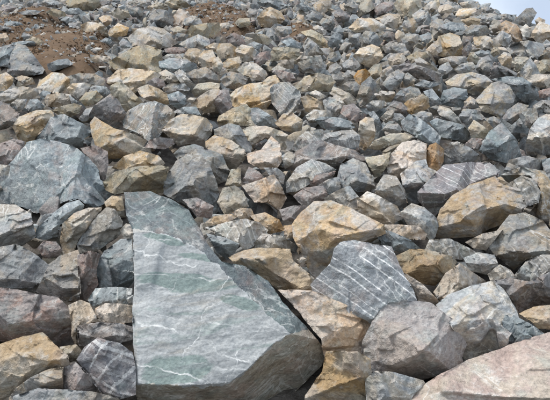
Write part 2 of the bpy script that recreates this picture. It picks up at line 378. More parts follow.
DATA = """
A g|0,20 40,12 75,30 110,55 125,72 110,95 80,118 40,120 0,118 -30,110 -30,30|-30,98 45,98 95,88 124,72|grey boulder with rounded top and dark undercut beside the pinkish hole stone#the rounded grey boulder
A m|120,70 150,42 193,28 200,45 198,95 200,130 190,152 150,150 120,140 92,128 105,105|100,110 150,122 196,120|smooth pale grey block with a brownish lower edge beside the rounded grey boulder#the smooth pale grey block
A k|195,40 225,30 250,38 240,80 245,110 225,140 203,152 198,120|215,35 210,90 215,145|narrow upright purplish stone wedged beside the smooth pale grey block
A b|262,30 300,2 328,0 332,70 334,100 320,118 280,118 240,115 237,75 250,50|240,92 280,88 333,68|light blue rock with slanting streaks pressed against the big streaked slab#the light blue rock
A b|240,122 290,118 328,122 330,160 280,165 235,165 222,150|225,152 328,156|low flat blue-grey stone directly below the light blue rock
A o|240,172 262,160 300,160 330,165 330,205 290,210 255,205 238,190|262,160 275,205|small orange and pink chunk wedged against the slab's straight left edge
A k|0,122 50,128 90,138 140,145 165,165 178,190 182,225 178,262 140,265 110,240 60,245 20,250 -30,250 -30,120|-30,165 30,215 70,228 115,200 178,190|wide purple-grey boulder with rugged front above the ochre corner boulder#the purple-grey boulder
A m|172,165 200,152 222,160 238,190 240,205 200,215 197,240 190,262 180,240 180,210||grey-beige stone standing between the purple-grey boulder and the orange chunk
A d|197,215 250,207 300,210 330,218 328,250 290,258 240,262 215,275 198,260|197,235 250,245 328,232|dark maroon-grey stone lying directly above the lattice-veined stone
A L|215,270 245,248 300,262 330,285 337,330 336,385 300,395 260,385 230,350 195,300|flat|dark stone crossed by a white lattice of veins beside the slab#the lattice-veined stone
A t|-20,270 60,245 105,235 130,260 165,290 172,318 120,330 70,350 40,375 30,420 -20,420|20,300 60,320 130,300 165,295|big ochre boulder in front of the purple-grey boulder#the ochre corner boulder
A e|150,268 190,262 205,278 195,300 175,305 160,290||small olive-brown stone tucked beside the lattice-veined stone
A m|25,395 40,372 75,345 120,325 155,320 155,375 120,385 60,410 30,420|75,345 110,360 155,355|mottled grey and pink rock below the ochre corner boulder
A k|155,322 190,308 230,345 240,375 200,382 155,378||dull maroon stone between the mottled grey-pink rock and the lattice-veined stone
A w|42,392 100,372 160,376 230,380 290,395 320,425 340,450 40,450|flat|pale grey rock lying in front of the dull maroon stone
B p|165,45 200,28 240,22 310,25 318,50 345,75 370,95 372,128 340,130 290,128 260,105 220,75 185,68|flat|pale yellow-beige rock behind the upper right edge of the big slab#the pale yellow rock
B O|288,128 340,128 370,130 420,150 470,172 518,195 512,215 495,240 492,280 440,285 400,288 390,245 350,195 310,150|flat|orange-pink boulder between the slab and the white-striped grey rock#the orange-pink boulder
B t|405,283 440,280 480,282 510,300 515,345 500,365 505,430 350,430 355,385 395,330|470,282 490,345 440,425|brown-ochre rock below the orange-pink boulder, shaded by the slab
C S|-42,110 -10,75 5,60 15,25 30,10 60,5 110,15 150,22 168,60 185,95 205,130 212,155 150,162 130,178 110,210 70,188 30,168 -5,155 -30,140|flat|dark grey rock crossed by parallel bright white stripes#the white-striped grey rock
C q|110,205 125,190 135,168 180,155 250,160 270,175 300,200 325,235 335,260 325,295 330,315 270,335 220,350 150,330 90,325 82,290 90,250|85,280 150,280 230,277 325,288|large pinkish grey boulder with an undercut olive base#the pinkish grey boulder
C w|270,165 300,140 350,120 405,108 430,125 460,170 470,200 445,240 440,265 395,285 335,308 330,270 320,235 300,205|305,215 345,200 400,192 425,200 445,250|pale grey rock overhanging a dark brown hollow behind the pinkish grey boulder#the overhanging pale rock
C b|430,190 460,190 500,210 535,235 500,255 455,270 440,245||bluish stone touching the rim of the long pink boulder
C K|180,405 250,355 300,325 350,300 440,268 500,245 550,232 620,215 640,300 640,460 170,460|175,445 330,430 450,410 640,380|long pink boulder, smooth and sloping, in front of the pinkish grey boulder#the long pink boulder
C w|92,350 115,330 160,332 230,352 235,360 205,390 185,430 95,430|128,335 140,425|pale grey two-faced stone in the gap under the pinkish grey boulder
C p|475,185 510,168 560,162 590,170 590,225 520,220 500,200||beige stone behind the long pink boulder beside the dark veined rock
C d|405,105 450,95 500,105 550,80 590,90 590,165 510,168 475,185 465,160 440,125|405,110 470,112 585,100|dark grey rock with fine pale veins above the beige stone#the dark veined rock
C f|465,85 490,55 530,38 580,40 590,80 500,105 460,98|flat|light grey finely striped rock resting on the dark veined rock
C O|172,90 190,85 230,110 265,145 272,162 215,155 205,125||thin pale orange wedge leaning beside the white-striped grey rock
C m|325,60 360,85 390,105 395,115 340,125 300,140 280,160 262,130 290,85|325,62 320,120 280,155|smooth grey triangular stone behind the overhanging pale rock
C t|160,45 200,25 240,25 300,42 310,65 290,85 262,112 230,107 190,82 165,80|165,60 240,70 300,60|tan and grey capped stone above the thin pale orange wedge
C g|335,45 370,32 410,38 420,62 390,85 350,75||grey mottled stone between the capped tan stone and the dark veined rock
C w|395,85 425,62 450,75 465,95 440,105 405,108||
D b|0,150 30,110 70,62 100,52 150,60 190,75 215,95 240,125 245,150 282,178 275,195 230,218 190,195 150,205 95,230 60,215 30,205 -20,205 -20,170|190,195 240,155 262,165|huge blue-grey slanted slab with pale green streaks#the blue-grey slanted slab
D w|-20,212 40,215 75,235 82,265 88,290 60,310 20,315 -20,318|-20,290 40,272 82,262|pale flat-topped grey rock below the blue-grey slanted slab#the flat-topped pale rock
D k|-15,65 35,48 60,55 60,75 35,105 20,125 -15,110||pinkish grey stone above the blue-grey slanted slab
D g|-15,110 25,115 20,140 0,155 -15,150||
D b|92,275 130,235 165,210 195,202 208,215 200,235 150,262 145,290 110,298 90,292|95,285 150,245 200,212|blue-grey wedge with a dark underside just below the slanted slab
D t|158,260 185,235 220,222 252,222 245,245 215,275 195,300 185,330 160,332 152,300|160,275 205,262 245,240|tan rock leaning on the grey angular block#the leaning tan rock
D g|245,240 265,220 285,225 305,255 300,285 265,310 235,330 200,330 195,310 215,275|285,225 275,275 240,315|grey angular block with a shaded right face beside the leaning tan rock#the grey angular block
D t|300,275 315,260 330,262 332,310 315,305||tiny tan stone pinched between the grey angular block and the big slab
D k|95,320 110,303 140,305 155,325 145,345 110,345||small reddish stone deep in the dark hole above the rounded grey boulder#the reddish hole stone
D t|228,10 240,-5 265,10 285,22 330,35 362,50 355,65 330,85 290,95 255,92 240,60 232,35|240,55 285,62 330,60 362,52|tan boulder with a shaded front perched above the slanted slab#the perched tan boulder
D t|282,120 310,92 350,78 395,90 410,108 400,118 350,115 310,125||low tan hump behind the beige flat-faced block
D e|262,155 290,130 340,118 400,115 418,120 412,150 405,180 370,185 320,178 290,185 268,175|262,160 330,150 415,122|beige-grey flat-faced block behind the top of the big slab#the beige flat-faced block
D k|203,72 240,65 268,80 270,110 262,150 250,150 235,115|245,68 262,110 255,150|pinkish brown stone with dark right side beside the slanted slab
D p|262,205 280,190 305,192 310,225 290,228 265,220||small pale stone touching the top corner of the big slab
E g|25,85 40,70 75,62 120,78 142,88 150,110 162,128 150,150 125,160 105,115 90,92 60,85 35,100|105,115 160,125|grey rock behind the pitted grey boulder
E g|0,150 30,105 60,88 90,92 110,115 125,150 133,185 130,225 110,250 80,240 60,215 20,195 0,185|0,160 50,150 95,165 130,200|pitted grey boulder with hollows just uphill of the big slab#the pitted grey boulder
E k|45,200 80,195 120,215 115,245 80,240|
E t|103,55 125,40 165,52 198,75 200,95 178,120 158,130 140,100 105,80|105,72 150,85 198,85|tan block with a dark lower face beside the pink-beige boulder#the tan block
E g|125,25 160,10 185,15 215,65 210,85 165,52 128,42||grey slanting stone resting on the tan block
E O|205,85 240,75 265,42 285,60 292,100 275,125 240,122 210,105|215,110 250,105 290,112|pinkish tan lump with a pointed top#the pinkish pointed lump
E w|292,90 310,78 325,88 320,110 300,122||small pale stone between the pinkish pointed lump and the long dark rock
E d|300,118 330,80 360,62 390,52 430,65 470,75 498,95 495,105 450,97 425,122 400,127 370,107 340,132|320,110 350,92 400,100 450,95|long dark slate rock with pointed ends#the long dark rock
E f|305,155 330,120 365,100 400,110 425,125 400,140 360,160 330,178 305,180||pale veined rock directly below the long dark rock#the pale veined rock
E k|345,160 370,140 425,128 415,150 370,168||thin dark-edged mauve slice under the pale veined rock
E g|430,150 440,115 470,98 500,110 520,150 525,170 500,180 470,175 440,170|475,175 500,155 522,160|grey ribbed block below the right tip of the long dark rock
E w|380,165 410,148 435,142 438,170 415,185 390,185||
E k|322,190 350,170 395,165 405,185 390,215 350,220||mauve-grey stone behind the great tan boulder
E w|398,195 430,178 460,165 485,195 490,225 440,222 410,210||pale grey crumbly stone behind the crown of the great tan boulder
E O|195,165 240,150 270,138 285,155 302,195 285,225 255,205 225,205|265,140 262,205|triangular peach stone with two clean faces#the triangular peach stone
E e|132,205 145,172 175,165 195,180 208,215 185,225 150,235||rounded greenish tan stone beside the triangular peach stone
E e|150,165 165,125 188,122 190,165 170,165||
E k|195,150 210,118 235,130 252,150 235,162 200,165||
E w|248,120 280,120 300,135 295,160 265,142||
E o|168,232 190,220 215,222 225,245 195,252||small orange stone below the rounded greenish tan stone
E o|215,240 250,232 285,250 297,275 260,285 235,265||flat orange-beige stone behind the fan-striped stone
E o|95,262 120,242 160,235 180,242 150,260 120,272 98,275||rusty orange sliver lying between the pitted boulder and the fan-striped stone
E f|103,270 150,258 200,248 235,258 255,275 240,300 200,325 180,305 140,290|flat|grey fan-striped stone with white bands beside the big slab's shoulder#the fan-striped stone
E b|105,285 150,295 185,310 175,330 155,348 130,330||blue-grey stone squeezed between the slab's shoulder and the fan-striped stone
E g|218,315 245,285 290,290 330,315 325,330 280,325 235,330||flat grey stone uphill of the pale yellow rock
E T|322,262 345,232 375,208 415,205 455,220 500,243 540,262 545,285 490,303 435,316 425,336 410,366 380,394 362,374 345,332 325,292|322,266 352,286 390,302 425,292 540,272|great tan boulder with a creased front above the white-striped grey rock#the great tan boulder
E k|288,225 320,215 355,215 345,235 325,255 295,250||
E o|297,265 322,262 330,290 300,298||small orange cube wedged at the left foot of the great tan boulder
E p|318,352 345,342 355,350 330,365||
F O|145,120 155,85 180,58 210,52 240,62 238,100 225,120 185,145 150,140|150,130 200,118 235,100|rounded orange-tan boulder beside the bright orange stone#the orange-tan boulder
F R|237,90 248,65 265,58 285,75 282,105 270,130 255,132 240,112||bright orange upright stone on top of the striped mauve slab#the bright orange stone
F e|88,95 130,88 150,80 145,110 125,140 110,140||
F w|118,165 135,138 165,142 185,175 192,215 170,222 140,200 112,190|115,172 150,175 188,182|pale block with brown lower half downhill of the orange-tan boulder#the half-brown block
F p|70,200 95,180 120,190 165,215 180,245 150,262 95,255 75,240||flat beige wedge below the half-brown block
F w|178,135 215,105 238,100 245,120 280,135 255,150 220,175 225,205 200,215 188,180||pale blue-white angular stone between the half-brown block and the striped mauve slab
F D|222,180 250,150 285,115 340,108 395,110 420,130 410,150 350,165 320,185 285,215 262,242 240,220 225,200|222,182 290,185 350,160 420,132|mauve slab with white stripes on its tilted top#the striped mauve slab
F T|268,262 280,225 310,190 350,165 410,145 430,165 470,175 485,215 470,240 440,255 400,270 360,290 300,292 270,290|270,245 330,245 370,228 440,210 480,222|tan rugged boulder with a deep dark underside below the striped mauve slab#the rugged tan boulder
F g|178,232 205,210 235,220 265,245 270,265 262,290 250,300 225,270 195,262||grey stone beside the rugged tan boulder's dark underside
F o|130,262 170,262 220,265 240,285 235,298 190,300 150,280||flat orange-beige tongue beside the great tan boulder
F b|115,275 150,278 200,300 225,322 180,330 130,318||blue-grey flat stone ending against the great tan boulder
F f|240,325 250,300 300,298 345,320 370,335 330,348 290,345 250,335|flat|pale stone with upright white streaks below the rugged tan boulder
F t|340,305 380,285 430,275 410,300 390,325 360,320||
F G|395,310 430,265 450,240 490,235 530,255 550,280 580,330 540,345 490,345 460,372 440,355 415,335|395,320 450,325 500,330 570,320|grey-topped boulder with brown stained lower half beside the rugged tan boulder#the brown-stained grey boulder
F f|440,165 480,140 510,150 525,180 520,205 490,215 470,190|flat|pale streaked stone leaning on the olive-grey backing rock
F G|430,140 480,120 535,130 570,180 590,240 530,245 495,235 520,205 525,170 500,140||olive-grey backing rock behind the pale streaked stone
F b|375,75 400,30 430,10 465,50 478,95 440,105 400,95||pale blue triangular rock standing behind the striped mauve slab#the pale triangular rock
F w|282,60 320,55 350,70 370,85 375,108 330,105 290,110||pale layered stone behind the striped mauve slab
F k|338,60 355,45 380,48 378,70 350,72||
F b|530,100 575,92 590,150 540,150||
F w|435,130 450,100 490,90 530,100 530,128 480,122||
G d|-20,150 40,175 95,220 75,260 30,290 -20,300|-20,270 50,250 95,222|dark brown-grey rock with a peaked edge above the pinkish grey stone#the dark peaked rock
G t|75,270 100,235 180,205 250,205 265,235 250,260 200,300 170,345 130,372 95,345 75,300|85,310 140,300 200,270|tan rock beside the dark peaked rock
G b|185,345 230,290 260,240 320,225 350,240 400,265 460,300 455,320 415,340 410,385 340,375 280,345 240,350|240,320 330,345 455,315|blue-grey sharp-edged rock capping the slanted slab
G p|185,100 200,60 260,15 310,20 340,45 345,75 300,115 240,110 200,125|290,112 320,60 335,45|pale tan block with a shaded right face#the pale tan shaded block
G p|340,90 360,70 420,65 450,75 430,110 395,140 350,115|
G e|400,150 430,115 480,105 510,135 480,165 430,180|
G t|222,150 240,125 300,118 350,125 360,165 300,185 240,180|
G b|195,125 215,103 255,110 240,130 215,145|
G b|345,125 380,150 400,165 360,172|
G b|130,190 150,150 185,145 222,180 200,205 160,215|
G w|45,175 80,150 135,145 120,185 95,205|
G d|440,215 480,175 550,125 585,150 625,220 615,275 560,285 500,240 460,250||dark grey slanted rock behind the perched tan boulder
G w|395,240 430,195 465,185 445,220 440,250 410,255|
G p|-10,130 40,100 110,85 180,95 190,125 140,145 70,165 20,160|
G e|262,205 310,180 370,168 405,180 395,215 350,235 300,225|
G m|335,35 400,18 470,20 520,50 510,75 440,68 380,65 345,70|
G b|445,90 480,78 530,85 550,110 520,130 470,105|
G t|-10,30 30,15 65,40 60,70 30,100 -10,105|
G m|75,40 110,28 160,40 175,70 120,75|
H p|0,45 40,5 100,-5 200,5 245,25 230,45 195,50 170,75 120,115 95,90 60,65 0,75|110,100 150,65 230,35|broad pale beige boulder#the broad pale boulder
H k|190,60 225,38 265,50 275,75 240,95 200,80|
H e|5,85 45,62 85,85 130,130 165,165 140,185 100,205 75,200 40,150 10,120||olive-grey long stone slanting down beside the broad pale boulder
H t|142,95 190,75 250,100 295,130 300,165 270,170 230,165 180,145 155,125||tan elongated stone between the broad pale boulder and the white-flecked grey boulder
H e|240,20 280,0 330,35 350,65 320,75 260,45|
H w|325,15 350,0 380,30 425,75 410,110 380,90 340,45|
H g|265,90 300,70 370,70 395,95 380,130 330,120 290,125|
H b|290,125 340,108 375,130 380,165 340,195 300,165|
H V|72,255 95,205 160,170 220,160 280,180 322,215 310,245 265,300 230,340 190,350 140,310 75,285|230,340 235,250 300,200|grey boulder flecked with white veins behind the perched tan boulder#the white-flecked grey boulder
H k|180,385 200,350 250,338 310,345 320,370 270,395|
H b|325,205 370,185 430,185 450,225 400,235 350,225|
H p|265,300 310,250 360,225 420,230 480,245 505,280 500,325 480,345 475,385 400,365 345,375 300,330|270,305 345,322 400,325 500,300|pink-beige boulder with broad bright top beside the white-flecked grey boulder#the pink-beige boulder
H t|405,180 440,140 490,105 540,95 560,120 545,160 520,205 470,215 455,190|410,182 470,180 545,130|
H e|412,105 440,70 500,62 545,70 540,95 480,105 430,132|
H m|392,20 420,0 480,-12 540,30 550,60 480,60 430,62|
H t|385,150 400,138 430,140 410,165|
I t|55,125 90,95 150,70 210,65 235,40 270,30 290,60 275,100 255,150 230,190 180,195 90,185 50,160|58,132 130,162 210,155 252,128|tan boulder with smooth bright top and deep dark base#the smooth tan boulder
I f|255,100 275,75 340,65 395,110 400,150 385,190 345,225 310,225 265,165|345,225 380,180 395,115|grey banded block beside the smooth tan boulder#the grey banded block
I e|380,80 430,35 490,18 545,30 570,60 540,105 480,100 400,105|385,98 440,85 470,40 540,38|olive rock with a dark right face above the grey banded block
I e|0,230 60,195 130,172 150,200 170,280 110,275 40,280 0,270|
I b|135,195 190,190 240,220 290,260 270,285 200,280 160,260|
I t|115,300 150,285 230,282 300,305 335,325 320,355 280,370 230,335 180,365 130,345|120,330 200,315 330,330|flat tan ledge-like stone above the pinkish pointed lump
I p|278,265 320,220 360,215 410,250 405,300 360,310 310,298|280,285 340,290 405,262|pinkish cube-like stone below the grey banded block
I t|405,140 440,125 490,150 520,175 525,205 480,215 430,205|
I p|445,115 480,102 530,130 500,150|
I w|430,230 470,200 550,205 560,270 520,300 490,255 450,260|
I w|515,155 550,135 580,150 575,220 530,215|
I f|365,395 390,340 430,310 500,305 560,330 600,370 500,380 440,385 400,410||grey layered stone behind the long dark rock
I k|0,105 40,95 60,180 30,205 0,215|
I m|5,50 50,10 100,20 130,50 120,80 70,95 30,85|
I O|145,15 190,0 225,25 220,50 180,50|
I k|258,5 310,0 360,20 380,50 340,58 300,40|
J R|120,35 140,5 175,-5 200,20 190,50 155,75 130,55||small bright orange rounded stone above the grey pyramid stone
J g|135,140 160,70 200,35 240,80 262,110 230,130 190,165 150,180|200,38 185,110 150,178|grey pyramid stone with a sharp peak#the grey pyramid stone
J g|40,85 90,60 130,60 150,90 130,140 100,110 60,95|
J e|5,120 20,85 60,100 110,135 130,165 100,180 60,150|
J p|225,120 260,105 320,110 325,125 300,160 250,160|225,125 270,128 322,118|
J w|185,175 215,152 270,155 290,180 250,195 220,215 190,200|185,185 240,180 288,178|
J d|278,195 320,155 365,165 385,190 380,220 330,215|
J t|372,170 400,145 460,122 490,140 495,185 460,205 410,222 385,205||squarish tan stone surrounded by grey stones#the squarish tan stone
J g|320,140 350,105 400,85 440,95 450,120 400,145 370,165 340,155|
J b|470,110 510,95 545,140 555,170 500,175 490,140|
J t|252,240 285,205 320,200 318,235 280,265|
J g|322,215 355,220 375,240 350,270 315,250|
J k|55,215 70,180 120,170 155,205 180,225 160,250 120,262|
J w|0,150 30,125 65,160 55,215 20,235 0,220|
J b|-70,250 -40,235 0,235 50,240 100,258 120,285 80,300 0,300 -40,285|0,285 60,280 118,272|blue-grey tapering wedge uphill of the long dark rock
J f|-50,330 0,315 60,305 110,300 145,330 140,380 80,390 0,378 -40,370|
J t|150,260 180,240 215,245 222,290 225,330 200,370 175,400 150,385 140,330|148,290 220,295|upright tan stone at the right end of the tapering wedge
J b|190,215 220,208 245,240 262,290 235,310 225,260|
J w|262,300 290,270 340,270 360,300 320,320|
J e|195,390 230,350 300,320 370,318 408,335 380,360 300,375 240,400||flat olive stone with thin edge behind the orange-tan boulder
J b|360,260 400,225 450,245 510,290 548,330 540,370 480,360 430,335 405,315 370,300||dark blue-grey rounded rock behind the bright orange stone
J w|410,225 460,205 505,215 515,245 480,265 440,245|
J w|60,30 90,0 125,10 115,45|
J w|265,70 300,20 340,0 370,20 350,70 330,95 300,100|
J m|355,30 390,15 430,45 410,75 375,80|
J b|425,75 470,50 520,65 550,70 500,90|
J g|495,190 530,178 560,185 560,230 510,225|
J b|500,260 530,240 560,250 560,310 520,290|
K M|35,60 90,25 160,15 220,30 255,60 250,90 200,130 150,115 110,85 45,75||pale domed rock with a yellow patch on its front#the pale domed rock
K b|5,150 20,105 70,90 130,100 135,140 110,185 60,180 10,170|
K M|185,150 215,115 260,70 300,62 345,85 370,130 360,165 310,235 260,215 215,200|215,200 260,205 308,230|big pale pinkish rock beside the pale domed rock#the big pale pinkish rock
K b|265,50 340,35 410,40 450,65 490,110 480,140 420,155 375,120 330,75|310,62 375,75 440,70|blue-topped flat rock above the big pale pinkish rock
K g|315,240 340,200 390,165 440,180 410,225 360,270|
K g|395,230 430,195 480,190 490,240 450,285 420,270|
K w|430,375 450,300 490,245 530,225 590,235 590,420 440,420||large whitish rock below the big pale pinkish rock#the large whitish rock
K w|95,235 120,195 180,200 225,240 190,255 130,275|
K p|0,180 50,195 90,235 108,268 60,255 0,225|
K b|0,250 60,260 110,275 145,310 140,350 60,345 0,330|
K e|145,290 170,252 215,280 245,310 215,340 160,345|
K g|225,245 270,232 305,255 270,290|
K k|495,105 550,90 580,110 570,130 500,140|
K w|465,180 510,150 570,155 570,195 490,195|
K m|120,160 150,132 180,150 165,185 125,180|
K t|435,40 480,22 550,25 585,60 570,80 500,88 450,65|
L g|40,360 60,270 90,225 130,235 170,285 215,345 205,365 120,378 60,378|45,355 120,352 212,345|grey pyramid-shaped rock at the foot of the bare brown earth#the pyramid-shaped rock
L b|-20,245 60,222 75,235 60,270 45,330 -20,330|
L b|60,215 110,205 165,207 185,225 140,232 90,232|
L b|240,320 290,300 335,295 362,320 330,335 270,355 245,345||blue-grey slab-like stone on the lower edge of the bare brown earth#the blue stone on the earth
L p|408,125 440,112 500,115 530,140 540,180 500,180 450,165 415,150|480,165 500,135 530,145|pale egg-like stone with a dark right end on the bare brown earth#the pale egg-like stone
L o|495,90 520,78 550,80 550,120 530,130|
L b|325,60 350,42 390,40 418,60 380,75 340,72|
L g|190,18 230,3 290,8 330,25 290,38 230,32|
L e|330,10 380,-20 480,-10 500,30 450,50 400,45 350,35||large beige stone at the top of the bare brown earth
L b|22,120 50,105 95,110 115,125 80,138 40,135|
L d|-10,125 50,135 60,150 -10,150|
L e|140,200 160,182 200,195 230,220 190,230|
L b|305,100 330,82 365,90 385,110 340,112|
L p|440,295 480,278 545,282 545,305 480,312|
L p|452,250 480,237 510,240 495,255|
L b|500,205 530,188 560,200 545,222|
L k|-10,40 40,25 80,40 60,58 10,55|
L g|90,62 150,50 205,55 180,72 110,72|
L e|230,60 270,42 320,60 330,80 270,82|
L o|-10,175 30,165 45,195 20,210 -10,205|
L d|500,10 530,0 550,5 550,25 510,25|
L p|505,35 540,25 550,50 520,60|
M e|0,310 50,280 120,240 180,230 250,255 255,300 245,360 195,358 110,348 30,345|190,350 210,288 252,270|broad beige boulder with dark right end above the broad pale boulder#the dark-ended beige boulder
M p|95,190 140,150 200,135 260,145 310,180 330,215 290,235 230,240 160,230 120,225||pinkish beige boulder uphill of the dark-ended beige boulder#the pinkish beige boulder
M g|200,90 215,55 250,48 300,60 315,90 310,125 260,130 210,120||grey cube-like block above the pinkish beige boulder
M O|320,80 345,45 390,60 400,80 375,110 360,135 330,115|
M g|375,95 410,78 450,95 460,120 400,130 375,125|
M e|385,165 410,130 480,118 540,115 550,150 520,175 490,190 440,175 400,190|
M w|350,220 390,195 440,175 490,195 495,220 460,245 400,240|
M k|275,245 320,235 380,240 370,265 310,270 280,260|
M b|250,310 300,292 380,300 425,320 430,345 380,360 310,365 255,340|250,335 330,345 428,335|long blue-grey stone beside the dark-ended beige boulder
M p|258,290 290,270 340,272 360,295 300,298|
M p|370,280 395,245 430,242 460,255 445,290 430,315 400,300|
M t|440,290 470,255 510,252 525,285 510,330 470,340 445,320|
M t|475,235 520,215 560,220 565,265 510,255|
M t|512,300 540,285 565,320 550,365 515,345|
M e|0,70 40,40 90,60 100,85 50,95|
M g|90,55 120,32 160,40 165,75 115,85|
M t|0,150 40,118 90,140 80,175 30,185 0,180|
M w|95,10 130,-5 180,10 195,30 140,32|
M e|275,15 320,-5 370,5 400,30 360,45 310,40|
M b|45,215 65,192 110,220 95,240 60,240|
M e|302,145 340,130 382,150 370,165 320,158|
M g|310,180 345,165 390,175 370,205 330,205|
M b|245,365 280,352 330,375 340,395 270,395|
M w|330,365 360,350 400,385 380,410 340,400|
M e|205,30 240,12 285,25 290,45 240,48|
N t|0,220 50,218 85,245 95,270 60,290 0,290|
N p|80,250 110,225 160,235 178,260 165,300 120,310 90,290|
N k|170,290 200,265 245,255 255,290 210,320 175,320|
N e|255,270 270,240 330,238 390,245 392,280 370,300 300,298 255,305||long beige loaf-like stone among grey stones#the loaf-like stone
N t|5,325 40,295 95,285 105,310 80,345 30,340|
N p|92,350 130,312 180,320 225,355 225,385 170,390 120,375|
N g|262,345 290,328 330,345 370,390 340,400 290,385|
N t|285,325 320,300 370,298 365,340 330,345|
N w|415,230 440,190 480,220 520,268 480,290 440,275|
N g|390,320 420,285 500,280 520,330 500,360 430,362|
N g|430,80 465,58 500,65 520,85 490,105 440,98|
N t|470,25 500,0 550,0 555,35 520,65 480,50|
N w|250,155 290,132 350,132 358,160 320,185 270,170|
N b|310,210 350,192 400,215 410,240 350,240|
N d|365,185 400,168 430,180 410,205|
N e|162,200 180,170 220,172 258,200 240,222 190,210|
N e|75,115 95,92 145,92 150,125 100,138|
N t|190,90 215,55 250,38 300,60 320,95 290,130 240,145 200,125||brown knobbly rock beside the small rusty patch of earth#the brown knobbly rock
N b|190,15 220,-5 300,5 340,35 290,50 210,30|
N b|382,30 410,12 460,45 430,60|
N p|465,140 490,125 530,155 510,170|
N e|405,160 460,150 510,175 530,230 480,215 440,185|
N g|500,110 530,75 560,90 560,150 520,140|
N k|30,190 70,165 110,185 130,225 80,230 40,215|
N p|0,118 40,112 70,130 40,140 0,138|
N m|130,65 150,42 185,55 180,85 140,85|
N b|140,222 170,208 215,225 190,250|
O e|145,40 160,0 200,-5 222,40 190,60 140,85|
O e|325,20 360,-20 440,-20 455,35 420,80 380,105 345,60||large olive-beige rock near the top with a pointed lower end#the pointed beige rock
O w|412,75 450,48 490,60 475,100 440,130|
O p|98,140 140,95 215,95 265,125 260,155 190,160 130,160|
O p|225,95 290,70 345,75 358,115 330,145 280,130 250,100|
O m|365,140 385,105 415,90 440,130 420,160 380,165|
O d|255,185 285,155 320,165 330,195 290,208|
O g|155,185 180,155 230,165 262,205 240,228 195,215|
O t|322,175 340,150 370,165 375,195 340,210|
O w|360,195 400,170 440,172 455,200 420,225 370,220|
O b|440,180 500,165 508,190 490,215 455,205|
O w|500,120 530,95 560,100 560,180 510,190|
O p|120,280 150,245 210,225 245,240 262,285 240,310 200,335 150,310|125,288 180,280 240,300|
O w|65,320 90,300 140,310 140,340 100,365 70,350|
O p|290,295 310,275 360,265 380,295 350,330 300,325|
O e|385,285 430,258 480,262 490,285 440,295 410,315|
O d|320,330 380,318 450,330 545,365 540,405 480,395 400,385 340,355|345,328 450,338 545,368|long dark olive plank-like stone above the squarish tan stone#the dark plank-like stone
O p|425,300 450,288 500,320 545,350 500,350 440,325|
O t|480,250 510,220 550,195 560,255 520,275|
O w|0,330 30,315 60,340 30,370 0,365|
O w|90,205 110,175 150,165 160,195 140,225|
O b|0,190 30,160 60,180 40,230 0,235|
O d|10,60 50,45 100,80 90,105 40,110|
O g|70,30 100,10 140,30 130,65 90,65|
O k|220,40 260,15 310,10 320,40 270,65 235,75|
O p|465,40 500,10 540,0 550,30 510,60 480,60|
O w|265,235 300,210 370,220 380,250 330,262 280,262|
O e|185,360 220,325 255,320 262,370 230,395 195,390|
O m|265,350 300,332 320,360 300,400 265,400|
O g|0,265 40,255 60,290 20,310 0,305|
P t|-5,185 50,168 95,185 110,225 112,270 60,280 0,278 -20,250|-15,252 60,258 112,245|tan boulder with a brown shaded base high on the slope#the high tan boulder
P d|98,210 130,185 168,178 165,205 130,235 105,235||dark upright stone pressed against the high tan boulder
P d|110,250 150,205 162,240 130,285 115,280|
P p|82,70 100,45 160,42 205,50 200,72 150,78 100,95|
P p|105,100 150,88 200,95 195,120 140,128|
P g|370,110 400,75 430,45 460,42 480,65 465,95 440,130 400,140||grey upright rock standing on the crest against the sky#the grey crest rock
P O|310,90 330,70 378,80 370,105 335,110||pale orange stone on the crest beside the grey crest rock
P o|475,102 495,87 525,100 522,128 485,126||small orange stone on the crest beside the grey crest rock
P O|300,125 330,105 380,125 410,160 405,200 370,210 330,175 300,150||peach-coloured rock just below the crest
P p|402,145 430,122 465,155 450,185 415,180|
P p|470,150 500,110 550,130 580,150 580,200 500,225 470,190|
P g|250,130 270,95 300,110 300,150 270,165|
P w|278,190 310,155 350,175 355,205 320,230 290,215|
P g|340,250 370,215 440,205 510,220 520,255 480,290 420,280 370,275|
P p|170,190 230,180 280,200 300,225 270,240 230,250 180,235|
P e|252,265 270,235 290,240 300,265 270,285|
P d|258,345 275,312 330,340 382,365 375,385 320,385 255,388|258,350 280,330 380,368|dark brown wedge rock between pale rocks above the blue-topped flat rock
P w|180,340 200,295 240,280 262,310 258,350 245,380 200,375|
P w|70,345 110,320 160,310 180,340 140,365 90,362|
P e|135,300 150,265 190,285 195,310 160,325|
P m|0,295 60,282 125,285 130,310 70,330 0,320|
P p|290,290 320,262 350,270 362,300 350,340 310,325|
P e|362,310 380,285 430,285 455,300 420,345 385,355|
P w|380,375 420,335 450,290 475,325 500,375 460,395 400,395|455,292 460,395|
P e|485,330 510,300 570,300 580,350 500,362|
P b|0,130 50,110 110,120 120,150 60,165 0,160|
P g|120,160 160,125 230,130 250,160 220,180 150,178|
P p|100,15 150,5 190,25 160,40 110,35|
P g|205,50 235,28 270,50 260,62 220,65|
P g|200,85 250,65 305,80 300,98 220,110|
P p|0,30 40,20 75,45 50,65 0,65|
P b|175,262 210,250 250,265 240,285 190,282|
P m|515,260 540,235 575,240 575,290 525,285|
P w|0,330 40,310 60,345 30,370 0,365|
"""

